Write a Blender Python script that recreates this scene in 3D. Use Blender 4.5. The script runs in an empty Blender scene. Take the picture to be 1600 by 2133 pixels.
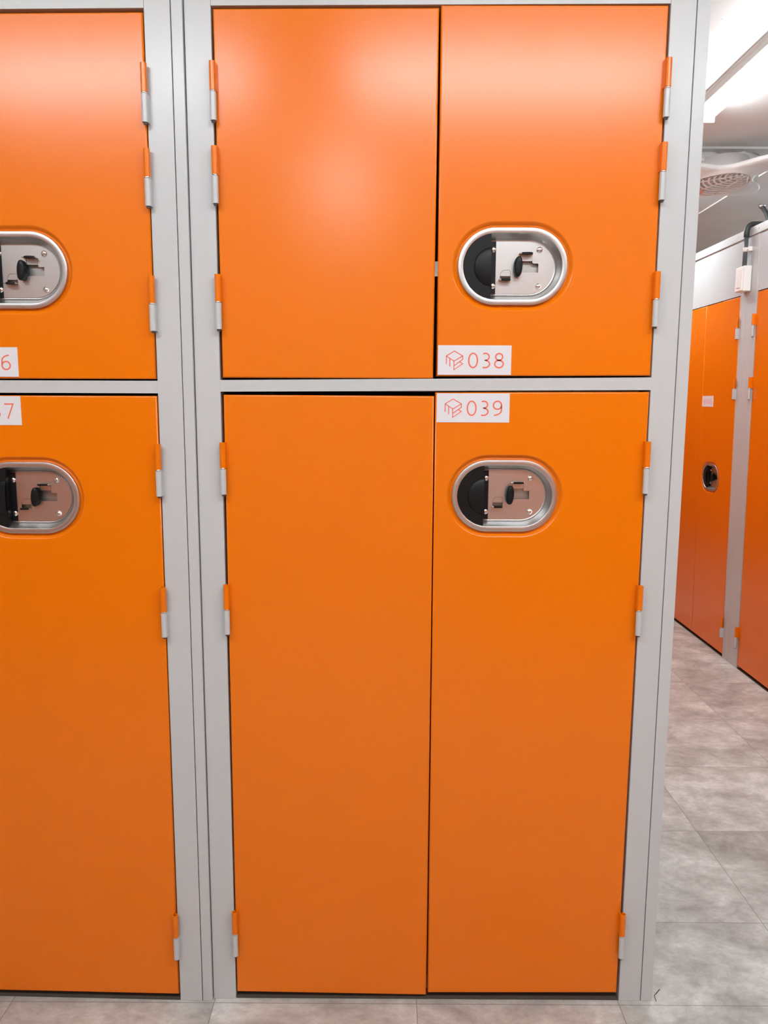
import bpy, bmesh, math, random
from mathutils import Vector, Matrix
random.seed(7)
S = bpy.context.scene
COL = S.collection
PI = math.pi

# ------------------------------------------------------------------ camera
CAM_D, CAM_H = 1.76, 1.4954
FPX, PITCH, YAW, ROLL = 1620.17, math.radians(8.2786), math.radians(-0.13935), math.radians(0.23527)
cy_, sy_, cp_, sp_ = math.cos(YAW), math.sin(YAW), math.cos(PITCH), math.sin(PITCH)
fw = Vector((sy_*cp_, cy_*cp_, -sp_)); ri = Vector((cy_, -sy_, 0)); up = ri.cross(fw)
ri2 = ri*math.cos(ROLL) + up*math.sin(ROLL); up2 = up*math.cos(ROLL) - ri*math.sin(ROLL)
cd = bpy.data.cameras.new('camera'); cam = bpy.data.objects.new('camera', cd); COL.objects.link(cam)
M = Matrix((ri2, up2, -fw)).transposed().to_4x4(); M.translation = Vector((0, -CAM_D, CAM_H))
cam.matrix_world = M
cd.sensor_fit = 'VERTICAL'; cd.sensor_height = 24.0; cd.lens = FPX/2133*24.0
cd.clip_start = 0.02; cd.clip_end = 60
S.camera = cam

# ------------------------------------------------------------------ world, exposure
W = bpy.data.worlds.new('room_air'); S.world = W; W.use_nodes = True
W.node_tree.nodes['Background'].inputs[0].default_value = (0.9, 0.95, 1, 1)
W.node_tree.nodes['Background'].inputs[1].default_value = 0.0
S.view_settings.view_transform = 'Standard'; S.view_settings.look = 'None'
S.view_settings.gamma = 1; S.view_settings.use_curve_mapping = False
S.view_settings.exposure = 0.0
LAMP = 66.0           # emission strength of the ceiling light diffusers
CEIL = 2.80

# ceiling lights: (x, y, along) of each batten; the builder is in the lamp section
LIGHTS = [
    (1.415, 1.33, 'y', 1.25, 'long white ceiling light over the right-hand aisle, the one in view'),
    (1.415, 3.40, 'y', 1.25, 'white ceiling light deeper in the right-hand aisle, hidden behind the lockers'),
    (3.45, 4.30, 'y', 1.25, 'white ceiling light over the next aisle, beyond the right-hand lockers'),
    (0.475, -1.50, 'x', 1.25, 'white ceiling light over the front aisle facing the 038/039 lockers'),
    (1.80, -1.50, 'x', 1.25, 'white ceiling light over the front aisle towards the right-hand aisle'),
    (-1.15, -1.50, 'x', 1.25, 'white ceiling light over the front aisle facing the 036/037 lockers'),
    (-0.27, -3.10, 'y', 1.25, 'white ceiling light over the passage behind the camera'),
]

# ------------------------------------------------------------------ materials
def newmat(name):
    m = bpy.data.materials.new(name); m.use_nodes = True
    return m, m.node_tree, m.node_tree.nodes['Principled BSDF']
def nd(t, typ, **kw):
    n = t.nodes.new(typ)
    for k, v in kw.items(): setattr(n, k, v)
    return n
def lk(t, a, b): t.links.new(a, b)

def paint(name, col, rough, spec=0.5, bump=0.02, scale=900, var=0.03):
    m, t, b = newmat(name)
    tc = nd(t, 'ShaderNodeTexCoord')
    n = nd(t, 'ShaderNodeTexNoise'); n.inputs['Scale'].default_value = scale; n.inputs['Detail'].default_value = 2
    n2 = nd(t, 'ShaderNodeTexNoise'); n2.inputs['Scale'].default_value = 7; n2.inputs['Detail'].default_value = 4
    lk(t, tc.outputs['Object'], n.inputs['Vector']); lk(t, tc.outputs['Object'], n2.inputs['Vector'])
    mx = nd(t, 'ShaderNodeMixRGB'); mx.inputs[1].default_value = (*[c*(1-var) for c in col], 1); mx.inputs[2].default_value = (*[min(1, c*(1+var)) for c in col], 1)
    lk(t, n2.outputs['Fac'], mx.inputs[0]); lk(t, mx.outputs[0], b.inputs['Base Color'])
    bp = nd(t, 'ShaderNodeBump'); bp.inputs['Strength'].default_value = bump; bp.inputs['Distance'].default_value = 0.001
    lk(t, n.outputs['Fac'], bp.inputs['Height']); lk(t, bp.outputs[0], b.inputs['Normal'])
    b.inputs['Roughness'].default_value = rough; b.inputs['Specular IOR Level'].default_value = spec
    return m
def metal(name, col, rough, aniso=0.0, brush=True, metallic=1.0):
    m, t, b = newmat(name)
    b.inputs['Base Color'].default_value = (*col, 1); b.inputs['Metallic'].default_value = metallic
    tc = nd(t, 'ShaderNodeTexCoord'); mp = nd(t, 'ShaderNodeMapping'); mp.inputs['Scale'].default_value = (60, 60, 1200) if brush else (300, 300, 300)
    n = nd(t, 'ShaderNodeTexNoise'); n.inputs['Scale'].default_value = 1; n.inputs['Detail'].default_value = 3
    lk(t, tc.outputs['Object'], mp.inputs[0]); lk(t, mp.outputs[0], n.inputs['Vector'])
    r = nd(t, 'ShaderNodeMapRange'); r.inputs['To Min'].default_value = rough*0.85; r.inputs['To Max'].default_value = rough*1.15
    lk(t, n.outputs['Fac'], r.inputs[0]); lk(t, r.outputs[0], b.inputs['Roughness'])
    b.inputs['Anisotropic'].default_value = aniso
    return m

ORANGE = paint('orange_powder_coat', (0.80, 0.175, 0.0), 0.235, 0.42)
GREY = paint('light_grey_powder_coat', (0.53, 0.545, 0.55), 0.28, 0.5, var=0.015)
DARKIN = paint('unlit_grey_steel_interior', (0.10, 0.095, 0.09), 0.6)
SHADE_STRIP = paint('dark_brown_painted_shade', (0.075, 0.062, 0.05), 0.7, 0.2)  # shade below the doors, put into a dark colour
STEEL = metal('brushed_stainless_steel', (0.60, 0.595, 0.588), 0.36)
BRIGHT = metal('polished_steel', (0.80, 0.79, 0.78), 0.14, brush=False)
INNER = metal('dull_inner_steel', (0.42, 0.415, 0.40), 0.45)
HASP = metal('hasp_steel', (0.55, 0.52, 0.48), 0.25, brush=False)
BLACK = paint('black_plastic', (0.006, 0.0065, 0.007), 0.42, 0.25)
WHITEP = paint('white_plastic', (0.86, 0.85, 0.82), 0.4)
SIGNW = paint('white_vinyl', (0.71, 0.695, 0.725), 0.5, 0.25, bump=0)
SIGNR = paint('salmon_red_print', (0.80, 0.16, 0.10), 0.5, 0.25, bump=0)
PIPE = paint('dark_grey_conduit', (0.085, 0.095, 0.105), 0.4)
ELBOW = paint('charcoal_conduit_elbow', (0.045, 0.048, 0.052), 0.45)
FANW = paint('white_fan_plastic', (0.88, 0.87, 0.86), 0.42)
BADGE = paint('coral_reflection_badge', (0.78, 0.33, 0.22), 0.5)  # orange reflection on the badge is painted into its colour
HAIR = paint('black_thread', (0.02, 0.02, 0.02), 0.7)

def floor_mat():
    m, t, b = newmat('concrete_look_vinyl_tile')
    tc = nd(t, 'ShaderNodeTexCoord'); sep = nd(t, 'ShaderNodeSeparateXYZ'); lk(t, tc.outputs['Object'], sep.inputs[0])
    def math_(op, a, bb=None, c=None):
        n = nd(t, 'ShaderNodeMath', operation=op)
        for i, v in enumerate((a, bb, c)):
            if v is None: continue
            if isinstance(v, (int, float)): n.inputs[i].default_value = v
            else: lk(t, v, n.inputs[i])
        return n.outputs[0]
    tx, ty = 0.506, 0.483
    ux = math_('DIVIDE', math_('SUBTRACT', sep.outputs[0], 0.082), tx); uy = math_('DIVIDE', math_('SUBTRACT', sep.outputs[1], 0.298), ty)
    fx = math_('FRACT', ux); fy = math_('FRACT', uy)
    ex = math_('MULTIPLY', math_('MINIMUM', fx, math_('SUBTRACT', 1.0, fx)), tx)
    ey = math_('MULTIPLY', math_('MINIMUM', fy, math_('SUBTRACT', 1.0, fy)), ty)
    e3 = math_('ABSOLUTE', math_('ADD', sep.outputs[1], 0.014))
    e = math_('MINIMUM', math_('MINIMUM', ex, ey), e3)
    joint = math_('LESS_THAN', e, 0.0011)
    # per-tile tone
    cmb = nd(t, 'ShaderNodeCombineXYZ'); lk(t, math_('FLOOR', ux), cmb.inputs[0]); lk(t, math_('FLOOR', uy), cmb.inputs[1])
    wn = nd(t, 'ShaderNodeTexWhiteNoise', noise_dimensions='3D'); lk(t, cmb.outputs[0], wn.inputs['Vector'])
    off = nd(t, 'ShaderNodeVectorMath', operation='SCALE'); lk(t, wn.outputs['Color'], off.inputs[0]); off.inputs['Scale'].default_value = 9
    add = nd(t, 'ShaderNodeVectorMath', operation='ADD'); lk(t, tc.outputs['Object'], add.inputs[0]); lk(t, off.outputs[0], add.inputs[1])
    mp = nd(t, 'ShaderNodeMapping'); mp.inputs['Scale'].default_value = (1, 1.25, 1); lk(t, add.outputs[0], mp.inputs[0])
    n1 = nd(t, 'ShaderNodeTexNoise'); n1.inputs['Scale'].default_value = 5.0; n1.inputs['Detail'].default_value = 9; n1.inputs['Roughness'].default_value = 0.70; n1.inputs['Distortion'].default_value = 0.25
    lk(t, mp.outputs[0], n1.inputs['Vector'])
    cr = nd(t, 'ShaderNodeValToRGB'); lk(t, n1.outputs['Fac'], cr.inputs[0])
    el = cr.color_ramp.elements; el[0].position = 0.30; el[0].color = (0.27, 0.25, 0.225, 1); el[1].position = 0.72; el[1].color = (0.74, 0.735, 0.70, 1)
    e1 = el.new(0.46); e1.color = (0.41, 0.385, 0.355, 1); e2 = el.new(0.56); e2.color = (0.52, 0.50, 0.465, 1)
    mp2 = nd(t, 'ShaderNodeMapping'); mp2.inputs['Scale'].default_value = (28, 44, 1); lk(t, add.outputs[0], mp2.inputs[0])
    n2 = nd(t, 'ShaderNodeTexNoise'); n2.inputs['Scale'].default_value = 1; n2.inputs['Detail'].default_value = 8; n2.inputs['Roughness'].default_value = 0.75
    lk(t, mp2.outputs[0], n2.inputs['Vector'])
    mr = nd(t, 'ShaderNodeMapRange'); mr.inputs['From Min'].default_value = 0.3; mr.inputs['From Max'].default_value = 0.7; mr.inputs['To Min'].default_value = 0.84; mr.inputs['To Max'].default_value = 1.14
    lk(t, n2.outputs['Fac'], mr.inputs[0])
    mt = nd(t, 'ShaderNodeMapRange'); mt.inputs['To Min'].default_value = 0.93; mt.inputs['To Max'].default_value = 1.06; lk(t, wn.outputs['Value'], mt.inputs[0])
    k = math_('MULTIPLY', mr.outputs[0], mt.outputs[0])
    sc = nd(t, 'ShaderNodeVectorMath', operation='SCALE'); lk(t, cr.outputs[0], sc.inputs[0]); lk(t, k, sc.inputs['Scale'])
    mx = nd(t, 'ShaderNodeMixRGB'); lk(t, sc.outputs[0], mx.inputs[1]); mx.inputs[2].default_value = (0.17, 0.15, 0.13, 1)
    jf = math_('MULTIPLY', joint, 0.75); lk(t, jf, mx.inputs[0]); lk(t, mx.outputs[0], b.inputs['Base Color'])
    b.inputs['Roughness'].default_value = 0.42; b.inputs['Specular IOR Level'].default_value = 0.35
    bp = nd(t, 'ShaderNodeBump'); bp.inputs['Strength'].default_value = 0.15; bp.inputs['Distance'].default_value = 0.002
    lk(t, n2.outputs['Fac'], bp.inputs['Height']); lk(t, bp.outputs[0], b.inputs['Normal'])
    return m
FLOOR = floor_mat()

def ceil_mat():
    m, t, b = newmat('painted_ceiling_board')
    tc = nd(t, 'ShaderNodeTexCoord'); sep = nd(t, 'ShaderNodeSeparateXYZ'); lk(t, tc.outputs['Object'], sep.inputs[0])
    def math_(op, a, bb=None):
        n = nd(t, 'ShaderNodeMath', operation=op)
        for i, v in enumerate((a, bb)):
            if v is None: continue
            if isinstance(v, (int, float)): n.inputs[i].default_value = v
            else: lk(t, v, n.inputs[i])
        return n.outputs[0]
    uy = math_('FRACT', math_('DIVIDE', math_('SUBTRACT', sep.outputs[1], 1.70), 0.82))
    ey = math_('MULTIPLY', math_('MINIMUM', uy, math_('SUBTRACT', 1.0, uy)), 0.82)
    j = math_('LESS_THAN', ey, 0.004)
    v = nd(t, 'ShaderNodeTexNoise'); v.inputs['Scale'].default_value = 55; v.inputs['Detail'].default_value = 3
    lk(t, tc.outputs['Object'], v.inputs['Vector'])
    sp = math_('GREATER_THAN', v.outputs['Fac'], 0.71)
    n = nd(t, 'ShaderNodeTexNoise'); n.inputs['Scale'].default_value = 3.0; n.inputs['Detail'].default_value = 5
    lk(t, tc.outputs['Object'], n.inputs['Vector'])
    cr = nd(t, 'ShaderNodeValToRGB'); lk(t, n.outputs['Fac'], cr.inputs[0])
    cr.color_ramp.elements[0].position = 0.3; cr.color_ramp.elements[0].color = (0.76, 0.75, 0.735, 1)
    cr.color_ramp.elements[1].position = 0.7; cr.color_ramp.elements[1].color = (0.83, 0.825, 0.815, 1)
    mx = nd(t, 'ShaderNodeMixRGB'); lk(t, math_('MULTIPLY', sp, 0.4), mx.inputs[0]); lk(t, cr.outputs[0], mx.inputs[1]); mx.inputs[2].default_value = (0.3, 0.29, 0.29, 1)
    mx2 = nd(t, 'ShaderNodeMixRGB'); lk(t, math_('MULTIPLY', j, 0.8), mx2.inputs[0]); lk(t, mx.outputs[0], mx2.inputs[1]); mx2.inputs[2].default_value = (0.88, 0.86, 0.82, 1)
    lk(t, mx2.outputs[0], b.inputs['Base Color']); b.inputs['Roughness'].default_value = 0.6
    return m
CEILM = ceil_mat()
WALLW = paint('white_wall_paint', (0.78, 0.77, 0.75), 0.7)
def emis(name, col, s):
    m, t, b = newmat(name)
    b.inputs['Base Color'].default_value = (0.9, 0.9, 0.9, 1); b.inputs['Roughness'].default_value = 0.5
    b.inputs['Emission Color'].default_value = (*col, 1); b.inputs['Emission Strength'].default_value = s
    return m
GLOW = emis('lit_light_diffuser', (0.90, 0.97, 1.0), LAMP)

# ------------------------------------------------------------------ mesh helpers
class MB:
    """collects geometry; build() links it as one mesh object"""
    def __init__(s): s.v = []; s.f = []; s.m = []; s.sm = []
    def add(s, vs, fs, mi=0, smooth=False):
        o = len(s.v); s.v += [tuple(p) for p in vs]
        for f in fs: s.f.append([i+o for i in f]); s.m.append(mi); s.sm.append(smooth)
    def hexa(s, p, mi=0):          # 8 points: bottom 4 ccw from above, top 4
        s.add(p, [(3, 2, 1, 0), (4, 5, 6, 7), (0, 1, 5, 4), (1, 2, 6, 5), (2, 3, 7, 6), (3, 0, 4, 7)], mi)
    def box(s, x0, x1, y0, y1, z0, z1, mi=0, bev=0.0):
        if bev <= 0:
            s.hexa([(x0, y0, z0), (x1, y0, z0), (x1, y1, z0), (x0, y1, z0), (x0, y0, z1), (x1, y0, z1), (x1, y1, z1), (x0, y1, z1)], mi); return
        bm = bmesh.new(); bmesh.ops.create_cube(bm, size=1)
        for v in bm.verts: v.co = Vector(((x0+x1)/2+v.co.x*(x1-x0), (y0+y1)/2+v.co.y*(y1-y0), (z0+z1)/2+v.co.z*(z1-z0)))
        bmesh.ops.bevel(bm, geom=bm.edges[:], offset=bev, segments=2, profile=0.5, affect='EDGES')
        s.from_bm(bm, mi)
    def from_bm(s, bm, mi=0, smooth=False):
        bm.verts.index_update()
        s.add([v.co[:] for v in bm.verts], [[v.index for v in f.verts] for f in bm.faces], mi, smooth); bm.free()
    def rings(s, rings, mi=0, smooth=True, cap0=False, cap1=False, closed=True):
        o = len(s.v); n = len(rings[0])
        for r in rings: s.v += [tuple(p) for p in r]
        for k in range(len(rings)-1):
            for i in range(n if closed else n-1):
                j = (i+1) % n
                s.f.append([o+k*n+i, o+k*n+j, o+(k+1)*n+j, o+(k+1)*n+i]); s.m.append(mi); s.sm.append(smooth)
        if cap0: s.f.append([o+i for i in range(n)][::-1]); s.m.append(mi); s.sm.append(False)
        if cap1: s.f.append([o+(len(rings)-1)*n+i for i in range(n)]); s.m.append(mi); s.sm.append(False)
    def tube(s, path, r, n=14, mi=0, caps=True):
        path = [Vector(p) for p in path]; rs = []
        ref = None
        for i, p in enumerate(path):
            d = (path[min(i+1, len(path)-1)]-path[max(i-1, 0)]).normalized()
            if ref is None:
                ref = Vector((0, 1, 0)) if abs(d.y) < 0.9 else Vector((1, 0, 0))
            a = (ref - d*ref.dot(d)).normalized(); bvec = d.cross(a); ref = a
            rr = r[i] if isinstance(r, (list, tuple)) else r
            rs.append([p + a*math.cos(2*PI*k/n)*rr + bvec*math.sin(2*PI*k/n)*rr for k in range(n)])
        s.rings(rs, mi, True, caps, caps)
    def build(s, name, mats, parent=None, warp=None):
        me = bpy.data.meshes.new(name)
        vs = [warp(p) for p in s.v] if warp else s.v
        me.from_pydata(vs, [], s.f)
        for m in (mats if isinstance(mats, (list, tuple)) else [mats]): me.materials.append(m)
        me.polygons.foreach_set('material_index', s.m); me.polygons.foreach_set('use_smooth', s.sm)
        me.update()
        bm = bmesh.new(); bm.from_mesh(me); bmesh.ops.recalc_face_normals(bm, faces=bm.faces[:]); bm.to_mesh(me); bm.free()
        o = bpy.data.objects.new(name, me); COL.objects.link(o)
        if parent: o.parent = parent
        return o
def empty(name, loc, rz=0.0):
    o = bpy.data.objects.new(name, None); COL.objects.link(o); o.location = loc; o.rotation_euler = (0, 0, rz)
    o.empty_display_size = 0.1
    return o
def tag(o, label=None, cat=None, group=None, kind=None):
    if label: o['label'] = label
    if cat: o['category'] = cat
    if group: o['group'] = group
    if kind: o['kind'] = kind
    return o
def struct(mb, name, mat): return tag(mb.build(name, mat), kind='structure')

# ------------------------------------------------------------------ room shell
X0, X1, Y0, Y1 = -3.2, 4.8, -5.2, 8.0
m = MB(); m.box(X0, X1, Y0, Y1, -0.06, 0); struct(m, 'floor', FLOOR)
m = MB(); m.box(X0, X1, Y0, Y1, CEIL, CEIL+0.06); struct(m, 'ceiling', CEILM)
m = MB(); m.box(X0-0.1, X0, Y0, Y1, 0, CEIL); struct(m, 'wall_left', WALLW)
m = MB(); m.box(X1, X1+0.1, Y0, Y1, 0, CEIL); struct(m, 'wall_right', WALLW)
m = MB(); m.box(X0, X1, Y1, Y1+0.1, 0, CEIL); struct(m, 'wall_far', WALLW)
m = MB(); m.box(X0, X1, Y0-0.1, Y0, 0, CEIL); struct(m, 'wall_near', WALLW)
# the bank of lockers across the front aisle, with a passage through it
def bank(name, x0, x1):
    m = MB()
    m.box(x0, x1, -3.6, -2.75, 0, 2.38, 0)
    n = max(1, round((x1-x0)/0.53)); w = (x1-x0)/n
    for i in range(n): m.box(x0+i*w+0.03, x0+(i+1)*w-0.03, -2.75, -2.745, 0.02, 2.05, 1)
    return struct(m, name, [GREY, ORANGE])
m = MB(); m.box(-0.9, 0.655, 1.02, 7.2, 0, 2.38, 0)
for i in range(12): m.box(0.655, 0.660, 1.06+i*0.51, 1.06+i*0.51+0.46, 0.02, 2.05, 1)
struct(m, 'wall_aisle', [GREY, ORANGE])
m = MB(); m.box(0.655, 1.98, 7.3, 7.5, 0, 2.38, 0)
for i in range(2): m.box(0.72+i*0.63, 1.30+i*0.63, 7.295, 7.3, 0.02, 2.05, 1)
struct(m, 'wall_aisle_end', [GREY, ORANGE])
bank('wall_back', 0.45, X1); bank('wall_back_left', X0, -0.95)
# ceiling joint trims
m = MB(); m.box(0.68, X1, 2.515, 2.575, CEIL-0.012, CEIL, bev=0.002); struct(m, 'trim_1', WALLW)
m = MB(); m.hexa([(2.170, 2.575, CEIL-0.007), (2.180, 2.575, CEIL-0.007), (2.259, 6.9, CEIL-0.007), (2.249, 6.9, CEIL-0.007),
                  (2.170, 2.575, CEIL), (2.180, 2.575, CEIL), (2.259, 6.9, CEIL), (2.249, 6.9, CEIL)]); struct(m, 'trim_2', WALLW)

# ------------------------------------------------------------------ ceiling lights
def ceiling_light(x, y, along, L, label):
    t = empty('ceiling_light', (x, y, CEIL), PI/2 if along == 'y' else 0.0)
    tag(t, label, 'ceiling light', 'white ceiling batten lights')
    m = MB(); h = L/2
    prof = [(-0.056, 0), (-0.056, -0.008), (-0.052, -0.014), (-0.047, -0.036), (0.047, -0.036), (0.052, -0.014), (0.056, -0.008), (0.056, 0)]
    m.rings([[(sx, p[0], p[1]-0.0005) for p in prof] for sx in (-h, h)], 0, False, True, True)
    m.build('housing', WHITEP, t)
    m = MB(); k = 12
    prof = [(0.046*math.cos(PI*i/k), -0.0365-0.036*math.sin(PI*i/k)) for i in range(k+1)]
    m.rings([[(sx, p[0], p[1]) for p in prof] for sx in (-h+0.02, h-0.02)], 0, True, True, True)
    m.build('diffuser', GLOW, t)
    for sx in (-1, 1):
        m = MB(); m.box(sx*(h-0.01)-0.009, sx*(h-0.01)+0.009, -0.048, 0.048, -0.076, -0.0365, bev=0.004); m.build('end_cap', WHITEP, t)
    return t
for a in LIGHTS: ceiling_light(*a)

# ------------------------------------------------------------------ lettering (strokes in a unit box, y up)
def arc(cx, cy, rx, ry, a0, a1, n=14): return [(cx+rx*math.cos(math.radians(a0+(a1-a0)*i/n)), cy+ry*math.sin(math.radians(a0+(a1-a0)*i/n))) for i in range(n+1)]
DIG = {
    '0': [arc(.30, .5, .27, .46, 90, 450, 30)],
    '3': [arc(.25, .735, .24, .225, 125, -90, 18) + arc(.23, .275, .29, .235, 90, -118, 18)],
    '4': [[(.50, 0), (.50, .98), (.02, .30), (.64, .30)]],
    '5': [[(.53, .95), (.13, .95), (.11, .54)] + arc(.23, .30, .30, .26, 105, -125, 20)],
    '6': [arc(.56, .62, .50, .335, 95, 180, 14) + [(.045, .40)] + arc(.30, .30, .255, .26, 172, 532, 28)],
    '7': [[(.02, .95), (.57, .95), (.20, 0)]],
    '8': [arc(.30, .735, .215, .215, 90, 450, 26), arc(.30, .275, .265, .235, 90, 450, 28)],
    '9': [arc(.30, .70, .255, .26, -8, 352, 28) + [(.555, .60)] + arc(.05, .38, .50, .335, 0, -85, 14)],
}
LOGO = [[(.0, .30), (.0, .735), (.49, 1.0), (1.0, .735), (1.0, .55), (.49, .22)],
        [(.0, .735), (.47, .46), (1.0, .735)],
        [(.22, .60), (.22, .17)],
        [(.47, .46), (.47, .0), (1.0, .32), (.80, .43)], [(.47, 0), (.47, .02)]]
def stroke(mb, pts, w, y, mi):
    """flat ribbon with mitred joints along pts in the x-z plane"""
    closed = (Vector(pts[0])-Vector(pts[-1])).length < 1e-6
    P = [Vector(p) for p in pts]
    if closed: P = P[:-1]
    n = len(P); L = []; Rr = []
    for i in range(n):
        a = P[i-1] if (i or closed) else None; c = P[(i+1) % n] if (i < n-1 or closed) else None
        d1 = (P[i]-a).normalized() if a is not None else None; d2 = (c-P[i]).normalized() if c is not None else None
        d1 = d1 or d2; d2 = d2 or d1
        n1 = Vector((-d1.y, d1.x)); n2 = Vector((-d2.y, d2.x)); nn = (n1+n2)
        nn = nn.normalized() if nn.length > 1e-6 else n1
        s = min(1.8, 1/max(0.3, nn.dot(n1)))
        L.append(P[i]+nn*w/2*s); Rr.append(P[i]-nn*w/2*s)
    vs = [(p.x, y, p.y) for p in L]+[(p.x, y, p.y) for p in Rr]
    fs = [(i, (i+1) % n, n+(i+1) % n, n+i) for i in range(n if closed else n-1)]
    mb.add(vs, fs, mi)
def sign(x0, z0, num, parent, warp, w=0.163, h=0.0645, tilt=0.0):
    mb = MB(); mb.box(0, w, -0.0012, 0.0002, 0, h, 0)
    yy = -0.00135
    sx, sz = w/1112, h/450
    for st in LOGO: stroke(mb, [((128+p[0]*248)*sx, (78+p[1]*285)*sz) for p in st], 13.5*sx, yy, 1)
    for i, ch in enumerate(num):
        for st in DIG[ch]: stroke(mb, [((460+i*197+p[0]*245)*sx, (101+p[1]*238)*sz) for p in st], 21*sx, yy, 1)
    mb.v = [(x0+p[0]*math.cos(tilt)-p[2]*math.sin(tilt), p[1], z0+p[2]*math.cos(tilt)+p[0]*math.sin(tilt)) for p in mb.v]
    o = mb.build('number_sign', [SIGNW, SIGNR], parent, warp); o['label'] = 'white number sign with salmon cube logo and number '+num
    return o

# ------------------------------------------------------------------ locker parts
STR = 0.038                      # half of the straight run of the lock recess
def stad(cx, cz, r, y, n=28, L=STR, rz=None):
    out = []; rz = rz or r
    for i in range(n+1): a = -PI/2+PI*i/n; out.append((cx+L+r*math.cos(a), y, cz+rz*math.sin(a)))
    for i in range(n+1): a = PI/2+PI*i/n; out.append((cx-L+r*math.cos(a), y, cz+rz*math.sin(a)))
    return out
TH = 0.036                       # door thickness
def door_mesh(q, lock=None, bulge=None):
    """q = BL, BR, TR, TL corners in the x-z plane; front at y = 0"""
    mb = MB(); BL, BR, TR, TL = [Vector(p) for p in q]
    c = (BL+BR+TR+TL)/4
    def inset(d):
        out = []
        for p, sx, sz in ((BL, 1, 1), (BR, -1, 1), (TR, -1, -1), (TL, 1, -1)): out.append(Vector((p.x+sx*d, p.y+sz*d)))
        return out
    def ring4(P, y): return [(p.x, y, p.y) for p in P]
    e0, e1, e2 = inset(0.0), inset(0.0012), inset(0.003)
    rim = [ring4(e0, TH), ring4(e0, 0.003), ring4(e1, 0.0009), ring4(e2, 0.0)]
    mb.rings(rim[:2], 0, False, True); mb.rings(rim[1:], 0, True)
    if lock is None:
        if bulge:
            N = 40; g = []
            for j in range(N+1):
                for i in range(N+1):
                    u, v = i/N, j/N
                    p = (e2[0]*(1-u)+e2[1]*u)*(1-v)+(e2[3]*(1-u)+e2[2]*u)*v
                    g.append((p.x, bulge(u, v), p.y))
            fs = [(j*(N+1)+i, j*(N+1)+i+1, (j+1)*(N+1)+i+1, (j+1)*(N+1)+i) for j in range(N) for i in range(N)]
            mb.add(g, fs, 0, True)
        else: mb.add(ring4(e2, 0), [(0, 1, 2, 3)], 0)
        return mb
    cx, cz = lock
    hole = stad(cx, cz, 0.0948, 0.0)
    n = len(hole); C = Vector(lock); bound = []
    def hit(d):
        best = None
        for a, b in ((0, 1), (1, 2), (2, 3), (3, 0)):
            A, B = e2[a], e2[b]; ev = B-A; den = d.x*ev.y-d.y*ev.x
            if abs(den) < 1e-9: continue
            w = A-C; t = (w.x*ev.y-w.y*ev.x)/den; s = (w.x*d.y-w.y*d.x)/den
            if t > 0 and -1e-6 <= s <= 1+1e-6 and (best is None or t < best): best = t
        return C+d*best
    dirs = [(Vector((p[0], p[2]))-C).normalized() for p in hole]
    bound = [hit(d) for d in dirs]
    for corner in e2:
        dc = (corner-C).normalized(); k = max(range(n), key=lambda i: dirs[i].dot(dc)); bound[k] = corner.copy()
    mb.rings([[(p.x, 0.0, p.y) for p in bound], hole], 0, False)
    prof = [(0.0948, 0.0), (0.0938, 0.0004), (0.0925, 0.0014), (0.0902, 0.0038), (0.0880, 0.0062), (0.0864, 0.0075), (0.0846, 0.0081), (0.0800, 0.0083), (0.0785, 0.013)]
    mb.rings([stad(cx, cz, r, y) for r, y in prof], 0, True)
    return mb

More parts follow.
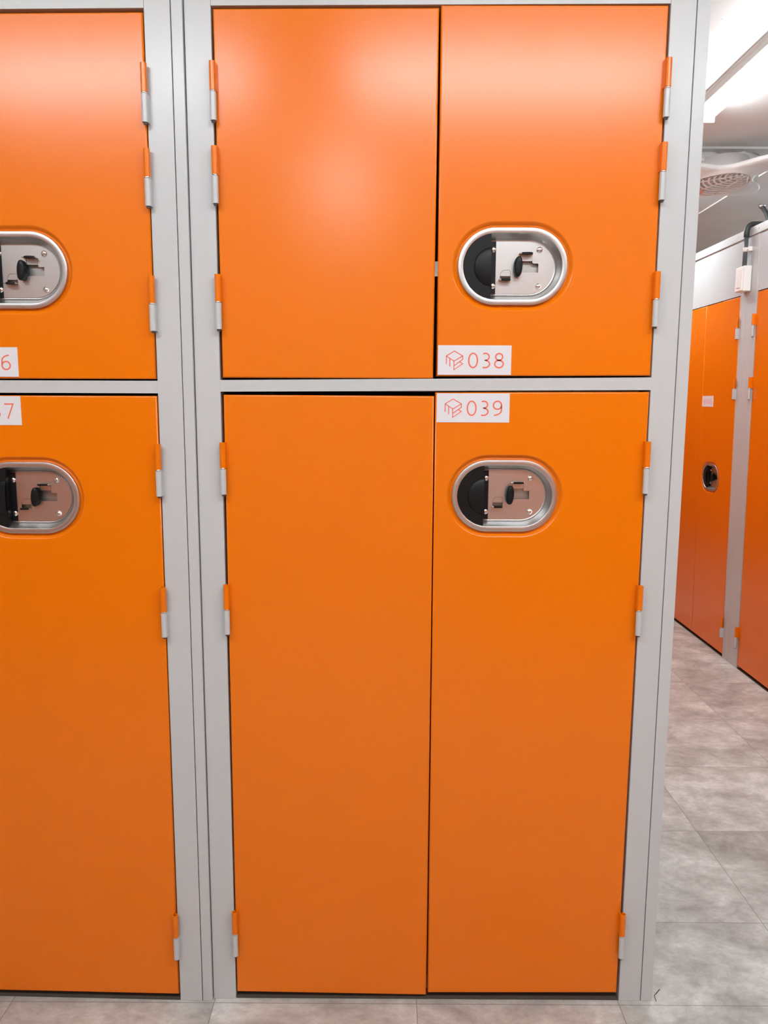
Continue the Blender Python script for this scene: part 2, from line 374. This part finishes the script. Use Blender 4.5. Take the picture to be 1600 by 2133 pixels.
PD = 0.0235                      # depth of the lock plate
def lock_parts(cx, cz, parent, warp):
    # steel cup
    mb = MB()
    prof = [(0.0820, 0.0090), (0.0820, 0.0010), (0.0816, 0.0002), (0.0808, -0.0002), (0.0712, -0.0002), (0.0704, 0.0002), (0.0698, 0.0012), (0.0606, PD-0.0035), (0.0596, PD-0.001), (0.0580, PD), (0.0565, PD)]
    mb.rings([stad(cx, cz, r, y) for r, y in prof[:2]], 0, False)
    mb.rings([stad(cx, cz, r, y) for r, y in prof[1:]], 0, True)
    mb.rings([stad(cx, cz, 0.0565, PD), stad(cx, cz, 0.0565, PD+0.009)], 1, False, False, True)
    mb.build('lock_cup', [STEEL, INNER], parent, warp)
    # lock plate with the stepped opening and a flush tab
    def filled(mb, loops, y0, y1, mi=0):
        for y in (y0, y1):
            bm = bmesh.new(); ed = []
            for lp in loops:
                vs = [bm.verts.new((x, y, z)) for x, z in lp]
                ed += [bm.edges.new((vs[i], vs[(i+1) % len(vs)])) for i in range(len(vs))]
            bmesh.ops.triangle_fill(bm, use_beauty=True, use_dissolve=False, edges=ed)
            mb.from_bm(bm, mi)
        for lp in loops: mb.rings([[(x, y0, z) for x, z in lp], [(x, y1, z) for x, z in lp]], mi, False)
    def L(pts): return [(cx+x/1000, cz+z/1000) for x, z in pts]
    out = [(p[0], p[2]) for p in stad(cx, cz, 0.0562, 0)]
    h1 = L([(20, 29), (46.3, 29), (46.3, 12.8), (47.2, 10.6), (49.4, 9.7), (59.8, 9.7), (59.8, -9.5), (20, -9.5)])
    h2 = L([(-24.6, -27), (-1, -27), (-1, -9), (-2.5, -5.5), (-5, -4.4), (-15.5, -4.4), (-20, -6), (-23.3, -10), (-24.6, -17.5)])
    mb = MB(); filled(mb, [out, h1, h2], PD-0.0016, PD, 0)
    tab = L([(-24.0, -17.4), (-1.6, -17.4), (-1.6, -9.2), (-2.9, -6.0), (-5.2, -5.0), (-15.4, -5.0), (-19.6, -6.5), (-22.8, -10.3)])
    filled(mb, [tab], PD-0.0014, PD+0.001, 0)
    # bent shelf of the upper right opening and the sliding plate behind it
    mb.box(cx+0.021, cx+0.0458, PD-0.0016, PD-0.0002, cz+0.0150, cz+0.0288, 0)
    mb.build('lock_plate', STEEL, parent, warp)
    # padlock lugs
    for (lx0, lx1, lz) in ((0.0195, 0.0460, 0.0295), (-0.0240, -0.0015, -0.0262)):
        mb = MB(); mb.box(cx+lx0-0.004, cx+lx1, PD-0.014, PD, cz+lz-0.0012, cz+lz+0.0012, 0, 0.0005)
        n = 18; mx, hw = (lx0+lx1)/2, (lx1-lx0)/2-0.001
        def ell(rx, ry, z): return [(cx+mx+rx*math.cos(2*PI*i/n), PD-0.0125+ry*math.sin(2*PI*i/n), cz+lz+z) for i in range(n)]
        mb.rings([ell(hw*0.55, 0.0028, 0.002), ell(hw, 0.0062, 0.002), ell(hw, 0.0062, -0.0022), ell(hw*0.55, 0.0028, -0.0022), ell(hw*0.55, 0.0028, 0.002)], 1, False)
        mb.build('padlock_lug', [HASP, BLACK], parent, warp)
    # knurled turn knob
    mb = MB(); n = 88; th = math.radians(-3)
    def lens(sx, sz, y, kn=0.0, tx=0.0):
        r = []
        for i in range(n):
            a = 2*PI*i/n; c_, s_ = math.cos(a), math.sin(a)
            x = sx*math.copysign(abs(c_)**0.85, c_); z = sz*math.copysign(abs(s_)**0.95, s_)
            k = 1+kn*(1 if i % 2 else -1)
            x, z = x*k, z*(1+kn*0.3*(1 if i % 2 else -1))
            r.append((cx+0.0138+tx+x*math.cos(th)-z*math.sin(th), y, cz+0.0012+x*math.sin(th)+z*math.cos(th)))
        return r
    mb.rings([lens(0.0088, 0.0205, PD), lens(0.0088, 0.0205, PD-0.004)], 0, False)
    mb.rings([lens(0.0092, 0.0210, PD-0.004, 0.06), lens(0.0086, 0.0216, PD-0.017, 0.06)], 0, False)
    mb.rings([lens(0.0084, 0.0216, PD-0.017), lens(0.0078, 0.0212, PD-0.0185), lens(0.0055, 0.0185, PD-0.0200), lens(0.0025, 0.011, PD-0.0207)], 0, True, False, True)
    mb.build('turn_knob', BLACK, parent, warp)
    # rivets
    for x in (-0.0405, 0.0615):
        for z in (-0.0388, 0.0388):
            mb = MB(); k = 7
            rs = [[(cx+x+0.0068*math.cos(PI/2*j/k)*math.cos(2*PI*i/18), PD-0.0016-0.0042*math.sin(PI/2*j/k), cz+z+0.0068*math.cos(PI/2*j/k)*math.sin(2*PI*i/18)) for i in range(18)] for j in range(k)]
            mb.rings(rs, 0, True, False, True); mb.build('rivet', BRIGHT, parent, warp)
    # black finger grip: D-shaped front, wall, foot strip, domed finger pad
    mb = MB(); r = 0.0692; xe = -0.0475
    pts = [(px, pz) for px, _, pz in stad(0, 0, r, 0, 40) if px <= xe]
    zc = math.sqrt(r*r-(xe+STR)**2) if xe < -STR else r
    loop = [(xe, zc)]+sorted(pts, key=lambda p: -math.atan2(p[1], -(p[0]+STR)))+[(xe, -zc)]
    R_ = lambda s, y: [(cx+xe+(px-xe)*s, y, cz+pz*s) for px, pz in loop]
    mb.rings([R_(0.93, PD-0.001), R_(1.0, 0.003), R_(0.992, 0.0018)], 0, False, True, True)
    k = 16; g = []
    for j in range(9):
        f = j/8
        g.append([(cx+xe-0.037*math.sin(PI*i/k)*math.cos(PI/2*f), 0.0017-0.0075*math.sin(PI/2*f), cz-0.001+0.041*math.cos(PI*i/k)*math.cos(PI/2*f)) for i in range(k+1)])
    mb.rings(g, 0, True, closed=False)
    mb.box(cx+xe-0.002, cx-0.0345, PD-0.0032, PD-0.001, cz-0.0565, cz+0.0565, 0, 0.0006)
    mb.build('finger_grip', BLACK, parent, warp)

def hinge(x, ztop, side, door, frame, warp, up_=0.057, lo=0.056):
    """rolled hinge; side = +1 when the door is on the +x side of the barrel"""
    R, t = 0.0068, 0.0021; yc = -0.0125
    def curl(sd, z):
        o, i_ = [], []
        for k in range(19):
            a = math.radians(62 + 290*k/18)
            o.append((x+sd*R*math.cos(a+math.radians(-62)), yc+R*math.sin(a+math.radians(-62)), z)); i_.append((x+sd*(R-t)*math.cos(a+math.radians(-62)), yc+(R-t)*math.sin(a+math.radians(-62)), z))
        # tail leaf running back to the door edge
        head_o = (x+sd*R, 0.004, z); head_i = (x+sd*(R-t), 0.004, z)
        return [head_o]+[(x+sd*R, yc+0.003, z)]+[(x+sd*R*math.cos(-b), yc+R*math.sin(-b), z) for b in [math.radians(290*k/20) for k in range(21)]] \
            + [(x+sd*(R-t)*math.cos(-b), yc+(R-t)*math.sin(-b), z) for b in [math.radians(290*k/20) for k in range(20, -1, -1)]]+[head_i]
    zt, zm, zb = ztop, ztop-up_, ztop-up_-0.004-lo
    mb = MB(); a, b = curl(side, zt), curl(side, zm)
    mb.rings([a, b], 0, False, False, False)
    n = len(a); h = n//2
    for rr in (a, b):
        for i in range(h-1):
            mb.add([rr[i], rr[i+1], rr[n-2-i], rr[n-1-i]], [(0, 1, 2, 3)], 0)
    mb.build('hinge_knuckle', ORANGE, door, warp)
    mb = MB(); a, b = curl(-side, zm-0.004), curl(-side, zb)
    mb.rings([a, b], 0, False)
    for rr in (a, b):
        for i in range(h-1): mb.add([rr[i], rr[i+1], rr[n-2-i], rr[n-1-i]], [(0, 1, 2, 3)], 0)
    mb.tube([(x, yc, zm+0.001), (x, yc, zm-0.0045)], R*0.97, 18, 1)
    mb.tube([(x, yc, zt-0.012), (x, yc, zb+0.004)], R-t-0.0003, 12, 1)
    mb.tube([(x, yc, zb-0.004), (x, yc, zb+0.005)], (R-t)*0.85, 12, 2)
    mb.build('hinge_barrel', [GREY, BRIGHT, DARKIN], frame, warp)

def carcass(root, x0, x1, z1, depth, warp, x_in0, x_in1):
    mb = MB()
    mb.box(x0+0.001, x0+0.012, 0.05, depth, 0.002, z1-0.002); mb.box(x1-0.012, x1-0.001, 0.05, depth, 0.002, z1-0.002)
    mb.box(x0+0.012, x1-0.012, depth-0.01, depth, 0.002, z1-0.002); mb.box(x0+0.012, x1-0.012, 0.05, depth-0.01, z1-0.012, z1-0.002)
    mb.box(x0+0.012, x1-0.012, 0.045, depth-0.01, 0.022, 0.034); mb.box(x_in0+0.001, x_in1-0.001, 0.035, 0.045, 0.0, 0.040)
    mb.build('carcass', GREY, root, warp)
    mb = MB(); mb.box(x_in0+0.001, x_in1-0.001, 0.002, 0.0345, 0.0002, 0.0045); mb.build('under_door_shade', SHADE_STRIP, root, warp)  # added dark strip on the floor, painted in place of under-door shade

# ================================================================== front lockers 038 / 039
c = empty('locker_cabinet', (0, 0, 0))
tag(c, 'grey steel locker cabinet with orange doors numbered 038 and 039', 'locker', 'orange storage locker cabinets')
TOP = 2.41
def zrail(x, zl, zr, x0=-0.3715, x1=0.5905): return zl+(zr-zl)*(x-x0)/(x1-x0)
fm = MB()
fm.box(-0.4275, -0.3715, 0, 0.05, 0, TOP, 0, 0.0012); fm.box(0.5905, 0.6445, 0, 0.05, 0, TOP, 0, 0.0012)
fm.hexa([(-0.372, 0, 1.5099), (0.591, 0, 1.5172), (0.591, 0.05, 1.5172), (-0.372, 0.05, 1.5099), (-0.372, 0, 1.5355), (0.591, 0, 1.5450), (0.591, 0.05, 1.545), (-0.372, 0.05, 1.5355)])
frame = fm.build('frame', GREY, c)
m = MB(); m.hexa([(-0.371, 0.001, 2.308), (0.590, 0.001, 2.3145), (0.590, 0.05, 2.3145), (-0.371, 0.05, 2.308), (-0.371, 0.001, TOP), (0.590, 0.001, TOP), (0.590, 0.05, TOP), (-0.371, 0.05, TOP)])
m.build('top_rail', GREY, c)
carcass(c, -0.4275, 0.6445, TOP, 0.95, None, -0.3715, 0.5905)
m = MB(); m.box(-0.36, 0.58, 0.05, 0.93, 1.512, 1.534); m.build('shelf', GREY, c)
m = MB(); m.box(0.6462, 0.6735, 0.0, 0.97, 0, TOP, 0, 0.0012); m.build('end_panel', GREY, c)
def warp_UL(u, v):
    return 0.0
q = [(-0.366, 1.541), (0.104, 1.541), (0.107, 2.305), (-0.367, 2.302)]
d = door_mesh(q, None, warp_UL).build('door', ORANGE, c); d['label'] = 'plain upper left door'
for z in (2.194, 2.026, 1.762): hinge(-0.3685, z, 1, d, frame, None)
q = [(0.112, 1.546), (0.5885, 1.549), (0.586, 2.311), (0.111, 2.310)]
d = door_mesh(q, (0.275, 1.783)).build('door', ORANGE, c); d['label'] = 'upper right door numbered 038'
for z in (2.203, 2.036, 1.771): hinge(0.588, z, -1, d, frame, None)
lock_parts(0.275, 1.783, d, None); sign(0.114, 1.549, '038', d, None)
m = MB(); m.box(0.1035, 0.125, 0.006, 0.020, 1.762, 1.794, 0, 0.0008); m.build('latch_bolt', BRIGHT, d)
q = [(-0.369, 0.019), (0.107, 0.0125), (0.107, 1.502), (-0.365, 1.503)]
d = door_mesh(q).build('door', ORANGE, c); d['label'] = 'plain lower left door'
for z in (1.397, 1.070, 0.247): hinge(-0.3675, z, 1, d, frame, None)
q = [(0.110, 0.019), (0.585, 0.022), (0.588, 1.513), (0.110, 1.510)]
d = door_mesh(q, (0.2705, 1.277)).build('door', ORANGE, c); d['label'] = 'lower right door numbered 039'
for z in (1.403, 1.072, 0.247): hinge(0.5865, z, -1, d, frame, None)
lock_parts(0.2705, 1.277, d, None); sign(0.113, 1.4437, '039', d, None)

# ================================================================== front lockers 036 / 037 (turned a little, standing a little forward)
PX, PY, RZ = -0.453, -0.009, math.radians(-1.2)
c = empty('locker_cabinet', (PX, PY, 0), RZ)
tag(c, 'grey steel locker cabinet with orange doors numbered 036 and 037, cut by the left edge', 'locker', 'orange storage locker cabinets')
lx = lambda x: x-PX
fm = MB()
fm.box(lx(-0.5095), lx(-0.4545), 0, 0.05, 0, TOP, 0, 0.0012); fm.box(lx(-1.520), lx(-1.465), 0, 0.05, 0, TOP, 0, 0.0012)
fm.box(lx(-1.4655), lx(-0.509), 0, 0.05, 1.5055, 1.533)
frame = fm.build('frame', GREY, c)
m = MB(); m.box(lx(-1.4645), lx(-0.510), 0.001, 0.05, 2.2995, TOP); m.build('top_rail', GREY, c)
carcass(c, lx(-1.520), lx(-0.4545), TOP, 0.95, None, lx(-1.465), lx(-0.5095))
m = MB(); m.box(lx(-1.45), lx(-0.52), 0.05, 0.93, 1.508, 1.531); m.build('shelf', GREY, c)
def rq(x0, x1, z0, z1): return [(lx(x0), z0), (lx(x1), z0), (lx(x1), z1), (lx(x0), z1)]
d = door_mesh(rq(-1.462, -0.990, 1.537, 2.291)).build('door', ORANGE, c); d['label'] = 'plain upper left door'
for z in (2.187, 2.018, 1.757): hinge(lx(-1.4635), z, 1, d, frame, None)
d = door_mesh(rq(-0.986, -0.5126, 1.537, 2.2915), (lx(-0.819), 1.771)).build('door', ORANGE, c); d['label'] = 'upper right door numbered 036'
for z in (2.187, 2.018, 1.757): hinge(lx(-0.5105), z, -1, d, frame, None)
lock_parts(lx(-0.819), 1.771, d, None); sign(lx(-0.983), 1.5408, '036', d, None)
d = door_mesh(rq(-1.462, -0.990, 0.0175, 1.4995)).build('door', ORANGE, c); d['label'] = 'plain lower left door'
for z in (1.393, 1.065, 0.243): hinge(lx(-1.4635), z, 1, d, frame, None)
d = door_mesh(rq(-0.986, -0.5126, 0.0175, 1.4995), (lx(-0.819), 1.268)).build('door', ORANGE, c); d['label'] = 'lower right door numbered 037'
for z in (1.393, 1.065, 0.243): hinge(lx(-0.5105), z, -1, d, frame, None)
lock_parts(lx(-0.819), 1.268, d, None); sign(lx(-0.983), 1.4335, '037', d, None)

# filler strip between the two cabinets
m = MB(); m.box(-0.4528, -0.4292, -0.0085, 0.06, 0, TOP, 0, 0.0012)
tag(m.build('filler_strip', GREY), 'narrow grey upright strip between the 036/037 lockers and the 038/039 lockers', 'metal strip')
m = MB(); m.tube([(0.684, -0.002, 0.0015), (0.681, 0.004, 0.012), (0.686, 0.002, 0.021), (0.692, 0.0, 0.033)], 0.0010, 6)
tag(m.build('loose_thread', HAIR), 'tiny dark thread at the foot of the right end panel', 'thread')

# ================================================================== lockers along the right-hand aisle
LEAN = 0.016
lean = lambda p: (p[0], p[1]-LEAN*p[2], p[2])
def aisle_locker(y_right, number, label, post_l, post_r, dw, hinge_pos):
    """local x runs to the viewer's right (world -y); local y runs into the wall of lockers"""
    c = empty('locker_cabinet', (1.98, y_right, 0), -PI/2)
    tag(c, label, 'locker', 'orange storage locker cabinets')
    # local x=0 is the right edge, negative to the left
    w = post_l+post_r+2*dw+0.012
    fm = MB(); fm.box(-post_r, -0.0008, 0, 0.05, 0, 2.36, 0, 0.001); fm.box(-w, -w+post_l, 0, 0.05, 0, 2.36, 0, 0.001)
    if post_r > 0.1 or post_l > 0.1: pass
    frame = fm.build('frame', GREY, c, lean)
    m = MB(); m.box(-w+post_l+0.001, -post_r-0.001, 0.003, 0.02, 2.066, 2.3602); m.build('fascia_panel', GREY, c, lean)
    m = MB(); m.box(-w, -0.0008, -0.006, 0.05, 2.3605, 2.405, 0, 0.002)
    for k in (0.12, 0.40, 0.66, 0.9): m.tube([(-w*k, -0.0055, 2.383), (-w*k, -0.0075, 2.383)], 0.004, 10)
    m.build('top_cap', GREY, c, lean)
    carcass(c, -w, -0.0008, 2.36, 0.74, lean, -w+post_l, -post_r)
    xr = -post_r-0.003; xm = xr-dw; 
    q = [(xm, 0.019), (xr, 0.019), (xr, 2.060), (xm, 2.060)]
    lk_ = (xm+0.046+0.1195, 1.033)
    d = door_mesh(q, lk_).build('door', ORANGE, c, lean)
    for z in (1.948, 1.618, 0.238): hinge(-post_r-0.001, z, -1, d, frame, lean)
    lock_parts(*lk_, d, lean)
    if number: sign(xm+0.003, 1.456, number, d, lean)
    q = [(xm-0.001-dw, 0.019), (xm-0.001, 0.019), (xm-0.001, 2.060), (xm-0.001-dw, 2.060)]
    d = door_mesh(q).build('door', ORANGE, c, lean)
    for z in (1.948, 1.618, 0.238): hinge(-w+post_l+0.001, z, 1, d, frame, lean)
    return c
aisle_locker(2.580, '045', 'tall orange locker numbered 045 in the right-hand aisle, beyond the switch box', 0.07, 0.07, 0.457, None)
aisle_locker(2.5785-0.0, None, 'tall orange locker in the right-hand aisle cut by the right edge, nearest to the camera', 0.118, 0.07, 0.462, None).location.y = 2.5785-(0.118+0.07+2*0.462+0.012)

# ================================================================== electrical fittings on the aisle lockers
bx = empty('junction_box', (1.945, 2.575, 2.14)); tag(bx, 'white electrical box on the grey post of the right-hand aisle lockers', 'electrical box')
m = MB(); m.box(-0.042, -0.001, -0.045, 0.045, -0.066, 0.066, 0, 0.003); m.build('housing', WHITEP, bx)
m = MB(); m.box(-0.049, -0.0425, -0.042, 0.042, -0.063, 0.063, 0, 0.003); m.build('cover', WHITEP, bx)
m = MB(); m.box(-0.053, -0.0495, -0.020, 0.020, -0.045, 0.048, 0, 0.0015); m.build('rocker_plate', WHITEP, bx)
cp = empty('conduit_pipe', (1.920, 2.57, 2.207)); tag(cp, 'dark grey conduit rising from the white electrical box over the locker top', 'pipe')
m = MB(); m.tube([(0, 0, 0), (0, 0, 0.155)], 0.0115, 16); m.build('straight_pipe', PIPE, cp)
m = MB()
m.tube([(0, 0, 0.152)]+[(0.035-0.035*math.cos(a), 0, 0.180+0.0385*math.sin(a)) for a in [PI/2*i/9 for i in range(10)]]+[(0.13, 0, 0.2185)], 0.0140, 16)
m.build('elbow', ELBOW, cp)
m = MB(); m.tube([(0, 0, 0.075), (0, 0, 0.097)], 0.0128, 16); m.box(0.002, 0.022, -0.038, -0.010, 0.075, 0.097, 0, 0.001); m.tube([(-0.006, -0.027, 0.086), (0.0, -0.027, 0.086)], 0.004, 10)
m.build('clamp', WHITEP, cp)
cp = empty('conduit_pipe', (2.515, 3.713, CEIL)); tag(cp, 'dark conduit dropping from the ceiling to behind the right-hand lockers', 'pipe')
m = MB(); m.tube([(0.0, 0, -0.012), (0.018, -0.03, -0.06), (0.035, -0.05, -0.12), (0.038, -0.055, -0.2), (0.02, -0.055, -0.32), (0.0, -0.055, -0.385)], 0.015, 14); m.build('flexible_pipe', PIPE, cp)
m = MB(); m.tube([(-0.004, 0, 0), (0.003, -0.004, -0.022)], 0.020, 14); m.build('fitting', BRIGHT, cp)

# ================================================================== ceiling fan
fan = empty('ceiling_fan', (1.75, 2.60, 2.632)); tag(fan, 'white round-grilled fan hung from the ceiling above the right-hand aisle', 'fan')
FT = Matrix.Rotation(math.radians(-4), 3, 'Y') @ Matrix.Rotation(math.radians(-5), 3, 'X')
tilt = lambda p: tuple(FT @ Vector(p))
def star(rin, rout, z, n=96, p=1.7):
    out = []
    for i in range(n):
        a = 2*PI*i/n; k = abs(math.cos(2*(a+math.radians(52))))**p if math.cos(4*(a+math.radians(52)))+1 > 0 else 0
        k = ((math.cos(4*(a+math.radians(52)))+1)/2)**p
        r = rin+(rout-rin)*k; out.append((r*math.cos(a), r*math.sin(a), z))
    return out
def circ(r, z, n=96): return [(r*math.cos(2*PI*i/n), r*math.sin(2*PI*i/n), z) for i in range(n)]
m = MB()
m.rings([star(0.196, 0.38, 0.034), star(0.200, 0.39, 0.030), star(0.200, 0.39, 0.017), star(0.195, 0.38, 0.012), star(0.19, 0.30, 0.008), circ(0.184, 0.004), circ(0.178, -0.004), circ(0.170, -0.005), circ(0.166, 0.0), circ(0.163, 0.10), circ(0.168, 0.10), circ(0.180, 0.036), star(0.196, 0.38, 0.034)], 0, True)
m.build('body', FANW, fan, tilt)
m = MB()
def ringbar(cx, cy, r, w, z0, z1, a0=0, a1=360, lim=0.168):
    n = 64; runs = [[]]
    for i in range(n+1):
        a = math.radians(a0+(a1-a0)*i/n); p = (cx+r*math.cos(a), cy+r*math.sin(a))
        if math.hypot(*p) < lim: runs[-1].append(a)
        elif runs[-1]: runs.append([])
    for rn in runs:
        if len(rn) < 2: continue
        g = [[(cx+(r+d)*math.cos(a), cy+(r+d)*math.sin(a), z) for a in rn] for d, z in ((-w/2, z0), (w/2, z0), (w/2, z1), (-w/2, z1), (-w/2, z0))]
        m.rings(g, 0, False, closed=False)
BX, BY = -0.068, 0.088
SX, SY = 0.11, -0.15
for i in range(13): ringbar(SX, SY, 0.035+0.0265*i, 0.0105, -0.004, 0.008)
for k in range(12):
    a = math.radians(10+30*k); ca, sa = math.cos(a), math.sin(a)
    ins = [0.03+0.004*j for j in range(95) if math.hypot(SX+(0.03+0.004*j)*ca, SY+(0.03+0.004*j)*sa) < 0.167]
    if len(ins) < 5: continue
    m.tube([(SX+ins[0]*ca, SY+ins[0]*sa, -0.003), (SX+ins[-1]*ca, SY+ins[-1]*sa, -0.003)], 0.0042, 6)
m.build('grille', FANW, fan, tilt)
m = MB(); m.tube([(BX, BY, -0.011), (BX, BY, 0.006)], 0.040, 24); m.build('badge', BADGE, fan, tilt)
m = MB(); m.tube([(0, 0, 0.02), (0, 0, 0.085)], [0.045, 0.055], 20)
for k in range(5):
    a = 2*PI*k/5; ca, sa = math.cos(a), math.sin(a)
    P = lambda r, t, z: (r*ca-t*sa, r*sa+t*ca, z)
    m.hexa([P(0.04, -0.03, 0.030), P(0.150, -0.055, 0.026), P(0.150, 0.045, 0.050), P(0.04, 0.03, 0.046), P(0.04, -0.03, 0.033), P(0.150, -0.055, 0.029), P(0.150, 0.045, 0.053), P(0.04, 0.03, 0.049)])
m.build('blades', FANW, fan, tilt)
for a0, a1 in (((0.07, -0.11, 0.046), (-0.30, -0.105, 0.135)), ((-0.20, -0.06, 0.03), (-0.14, 0.02, 0.118)), ((0.16, 0.14, 0.04), (0.02, 0.06, 0.118))):
    m = MB(); A, B = Vector(a0), Vector(a1); dv = (B-A).normalized(); sd = dv.cross(Vector((0, 0, 1))).normalized()*0.016; uz = Vector((0, 0, 0.007))
    m.hexa([A-sd-uz, A+sd-uz, B+sd-uz, B-sd-uz, A-sd+uz, A+sd+uz, B+sd+uz, B-sd+uz]); m.build('hanger_arm', FANW, fan)
m = MB(); m.tube([(-0.06, 0.04, 0.098), (-0.06, 0.04, 0.168)], [0.085, 0.075], 32); m.build('motor_cover', FANW, fan)
m = MB(); m.box(-0.034, 0.034, -0.085, 0.085, 0.040, 0.1672, 0, 0.005); m.box(-0.036, 0.036, -0.06, 0.06, 0.128, 0.140, 0)
ca, sa = math.cos(math.radians(-52)), math.sin(math.radians(-52))
m.v = [(0.165+p[0]*ca-p[1]*sa, 0.03+p[0]*sa+p[1]*ca, p[2]) for p in m.v]; m.build('mounting_box', FANW, fan)
m = MB(); m.tube([(0.120, -0.052, 0.045), (0.112, -0.056, 0.075), (0.120, -0.052, 0.105)], 0.0045, 8); m.build('cable', HAIR, fan)
